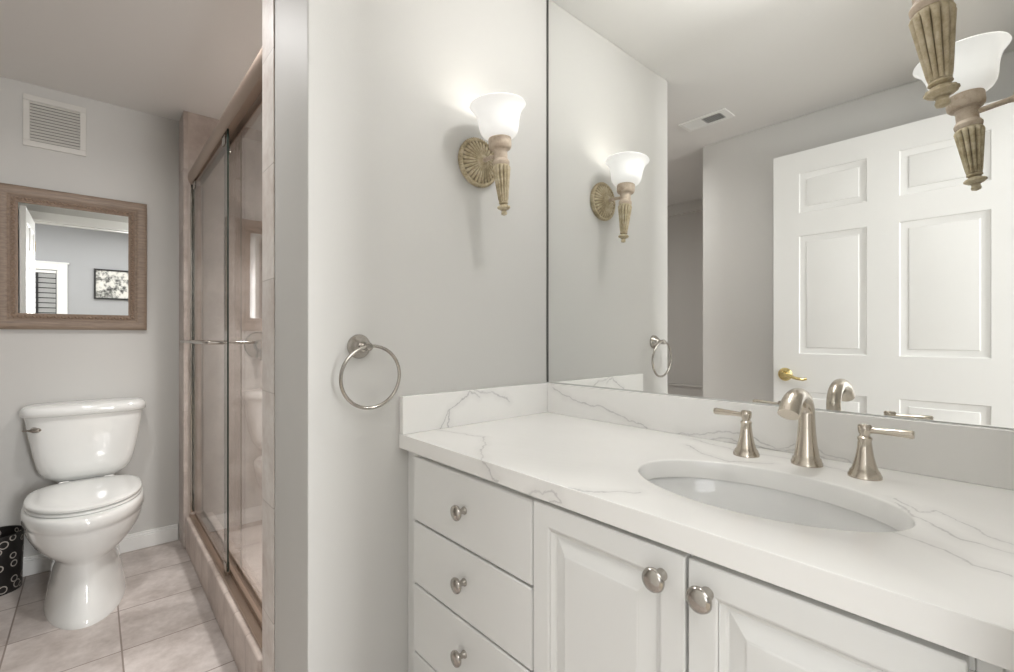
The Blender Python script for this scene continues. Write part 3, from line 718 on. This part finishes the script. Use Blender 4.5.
loft(bm, [tanksec(TB, -2.790, .206, 0.7225, 0.013), tanksec(TB, -2.784, .211, 0.727, 0.013), tanksec(TB, -2.783, .212, 0.745, 0.013), tanksec(TB, -2.786, .210, 0.757, 0.013), tanksec(TB+0.004, -2.794, .203, 0.765, 0.012), tanksec(TB+0.015, -2.815, .185, 0.7695, 0.01), tanksec(TB+0.05, -2.86, .12, 0.771, 0.005)])
obj('tank_lid', bm, M['porcelain'], to, smooth=60)
bm = bmesh.new()
lathe(bm, [(0.0, 0.0), (0.012, 0.0), (0.012, 0.008), (0.009, 0.014), (0.0, 0.015)], 20, at((-2.793, -0.188, 0.674), (1, 0, 0)))
tube(bm, [(-2.778, -0.222, 0.676), (-2.776, -0.205, 0.675), (-2.774, -0.196, 0.674), (-2.773, -0.186, 0.674), (-2.773, -0.172, 0.674), (-2.774, -0.165, 0.674)], [0.003, 0.0035, 0.007, 0.010, 0.0095, 0.004], 12)
obj('flush_lever', bm, M['chrome'], to)['label'] = 'chrome flush lever'

# ------------------------------------------------------------------ waste basket
bx, by = -2.892, -0.308
wb = thing('waste_basket', (bx, by, 0), 'round black waste basket with silver ring pattern on the floor left of the toilet', 'waste basket')
bm = bmesh.new()
prof = [(0.077, 0.0), (0.078, 0.002), (0.084, 0.238), (0.0815, 0.238), (0.0755, 0.006), (0.0, 0.006)]
lathe(bm, [(0.0, 0.0)]+prof, 48, Matrix.Translation((bx, by, 0)))
obj('bin_body', bm, M['basket'], wb)
bm = bmesh.new(); tube(bm, [(bx+0.0832*math.cos(a), by+0.0832*math.sin(a), 0.239) for a in [2*PI*i/48 for i in range(48)]], 0.0028, 8, True)
obj('rim', bm, M['black'], wb)

# ------------------------------------------------------------------ shower doors
rl = thing('shower_door_track', (-2.12, 0.385, 0.160), 'brushed metal header rail and sill track that hold the sliding shower doors', 'shower door track')
bm = bmesh.new()
pr = [(0.415, 1.836), (0.415, 1.902), (0.375, 1.904), (0.364, 1.900), (0.357, 1.889), (0.355, 1.872), (0.358, 1.854), (0.365, 1.840), (0.370, 1.836), (0.372, 1.842), (0.368, 1.856), (0.374, 1.862), (0.408, 1.862), (0.411, 1.836)]
loft(bm, [[Vector((x, y, z)) for y, z in pr] for x in (XP+0.001, -1.4445)])
obj('header_rail', bm, M['bronze'], rl, smooth=35)
bm = bmesh.new(); box(bm, XP+0.001, -1.4445, 0.362, 0.424, 0.1605, 0.166); box(bm, XP+0.001, -1.4445, 0.362, 0.366, 0.166, 0.172); box(bm, XP+0.001, -1.4445, 0.389, 0.392, 0.166, 0.180); box(bm, XP+0.001, -1.4445, 0.420, 0.424, 0.166, 0.178)
obj('sill_track', bm, M['bronze'], rl, 0.001)
for x0_, x1_ in ((XP+0.0005, XP+0.012), (-1.455, -1.4435)):
    obj('wall_channel', B((x0_, x1_, 0.366, 0.369, 0.18, 1.836), (x0_, x1_, 0.418, 0.421, 0.18, 1.836), ((x0_, x0_+0.002, 0.369, 0.418, 0.18, 1.836) if x0_ < -2 else (x1_-0.002, x1_, 0.369, 0.418, 0.18, 1.836))), M['chrome'], rl)
for zz in (0.24, 1.74):
    obj('bumper', B((XP+0.012, XP+0.020, 0.366, 0.372, zz, zz+0.03)), M['chrome'], rl, 0.001)
def shower_panel(x0, x1, yc, label):
    t = thing('shower_door_panel', ((x0+x1)/2, yc, 0.182), label, 'shower door', None)
    bm = bmesh.new(); fs = box(bm, x0, x1, yc-0.003, yc+0.003, 0.184, 1.850)
    g = obj('glass_pane', bm, M['glass'], t)
    obj('polished_edge', B((x0-0.0012, x0-0.0001, yc-0.003, yc+0.003, 0.184, 1.85)), M['glassedge'], t)
    obj('polished_edge', B((x1+0.0001, x1+0.0012, yc-0.003, yc+0.003, 0.184, 1.85)), M['glassedge'], t)
    for xx in (x0+0.05, x1-0.05):
        obj('hanger', B((xx-0.022, xx+0.022, yc-0.0065, yc-0.0035, 1.80, 1.858), (xx-0.022, xx+0.022, yc+0.0035, yc+0.0065, 1.80, 1.858)), M['chrome'], t, 0.0015)
    return t
pa = shower_panel(-2.815, -2.01, 0.378, 'outer sliding glass shower door beside the toilet wall, with a long towel bar')
zb = 1.044
bm = bmesh.new(); tube(bm, [(-2.075, 0.3745, zb), (-2.075, 0.332, zb), (-2.079, 0.324, zb), (-2.088, 0.319, zb), (-2.12, 0.318, zb), (-2.70, 0.318, zb), (-2.732, 0.319, zb), (-2.741, 0.324, zb), (-2.745, 0.332, zb), (-2.745, 0.3745, zb)], 0.0065, 14)
obj('towel_bar', bm, M['chrome'], pa)
obj('bottom_guide', B((-2.045, -2.012, 0.371, 0.3745, 0.168, 0.215), (-2.045, -2.012, 0.3815, 0.385, 0.168, 0.215)), M['chrome'], pa, 0.001)
pb = shower_panel(-2.20, -1.458, 0.403, 'inner sliding glass shower door beside the partition, behind the other pane')
bm = bmesh.new(); tube(bm, [(-2.05, 0.4065, zb), (-2.05, 0.452, zb), (-2.054, 0.459, zb), (-2.062, 0.463, zb), (-2.13, 0.463, zb), (-2.138, 0.459, zb), (-2.142, 0.452, zb), (-2.142, 0.4065, zb)], 0.0065, 14)
obj('pull_handle', bm, M['chrome'], pb)
sv = thing('shower_valve', (XP, 0.68, 1.02), 'round chrome shower valve on the tiled end wall behind the glass', 'shower valve')
bm = bmesh.new(); lathe(bm, [(0.0, 0), (0.072, 0), (0.073, 0.003), (0.068, 0.008), (0.03, 0.012), (0.026, 0.04), (0.024, 0.06), (0.0, 0.062)], 36, at((XP, 0.68, 1.02), (1, 0, 0)))
obj('escutcheon', bm, M['chrome'], sv)
bm = bmesh.new(); tube(bm, [(XP+0.052, 0.68, 1.02), (XP+0.055, 0.68, 0.98), (XP+0.06, 0.68, 0.94)], [0.009, 0.008, 0.006], 12)
obj('lever', bm, M['chrome'], sv)

# ------------------------------------------------------------------ vents
gv = thing('wall_vent', (XT, -0.131, 1.918), 'white louvred return air grille on the wall above the framed mirror', 'vent')
vy0, vy1, vz0, vz1 = -0.236, -0.026, 1.922, 2.152
bm = bmesh.new()
for b in ((vy0, vy1, vz0, vz0+0.026), (vy0, vy1, vz1-0.026, vz1), (vy0, vy0+0.022, vz0+0.026, vz1-0.026), (vy1-0.022, vy1, vz0+0.026, vz1-0.026)): box(bm, XT, XT+0.008, *b)
obj('vent_frame', bm, M['vent'], gv, 0.002)
obj('duct_shade_sheet', B((XT+0.0005, XT+0.0015, vy0+0.02, vy1-0.02, vz0+0.024, vz1-0.024)), M['duct'], gv)  # backing sheet on a closed wall; its grey paints in the shade
nl = 13
for i in range(nl):
    zc = vz0+0.026+(vz1-vz0-0.052)*(i+0.5)/nl
    bm = bmesh.new(); box(bm, XT+0.0045-0.0065, XT+0.0045+0.0065, vy0+0.021, vy1-0.021, zc-0.0009, zc+0.0009)
    bmesh.ops.rotate(bm, verts=bm.verts, cent=(XT+0.0045, 0, zc), matrix=Matrix.Rotation(math.radians(62), 3, 'Y'))
    bmesh.ops.translate(bm, verts=bm.verts, vec=(0.0025, 0, 0))
    obj('louvre', bm, M['vent'], gv)
cv = thing('ceiling_vent', (-1.14, -0.132, ZT), 'white rectangular ceiling air register reflected near the top of the vanity mirror', 'vent')
cx0, cx1, cy0, cy1 = -1.265, -1.018, -0.195, -0.075
bm = bmesh.new()
for b in ((cx0, cx1, cy0, cy0+0.02), (cx0, cx1, cy1-0.02, cy1), (cx0, cx0+0.02, cy0+0.02, cy1-0.02), (cx1-0.035, cx1, cy0+0.02, cy1-0.02)): box(bm, *b, ZT-0.007, ZT-0.0003)
obj('vent_frame', bm, M['trim'], cv, 0.002)
obj('duct_shade_sheet', B((cx0+0.018, cx1-0.033, cy0+0.018, cy1-0.018, ZT-0.0016, ZT-0.0004)), M['edge'], cv)  # dark sheet in place of an opening, shade put into its colour
span = cx1-cx0-0.055
for i in range(18):
    xx = cx0+0.02+span*(i+0.5)/18
    bm = bmesh.new(); box(bm, xx-0.0008, xx+0.0008, cy0+0.02, cy1-0.02, ZT-0.0095, ZT-0.0018)
    bmesh.ops.rotate(bm, verts=bm.verts, cent=(xx, 0, ZT-0.0055), matrix=Matrix.Rotation(math.radians(42 if i < 9 else -42), 3, 'Y'))
    obj('louvre', bm, M['trim'], cv)
for o in bpy.data.objects:
    if '_w' in o: del o['_w']
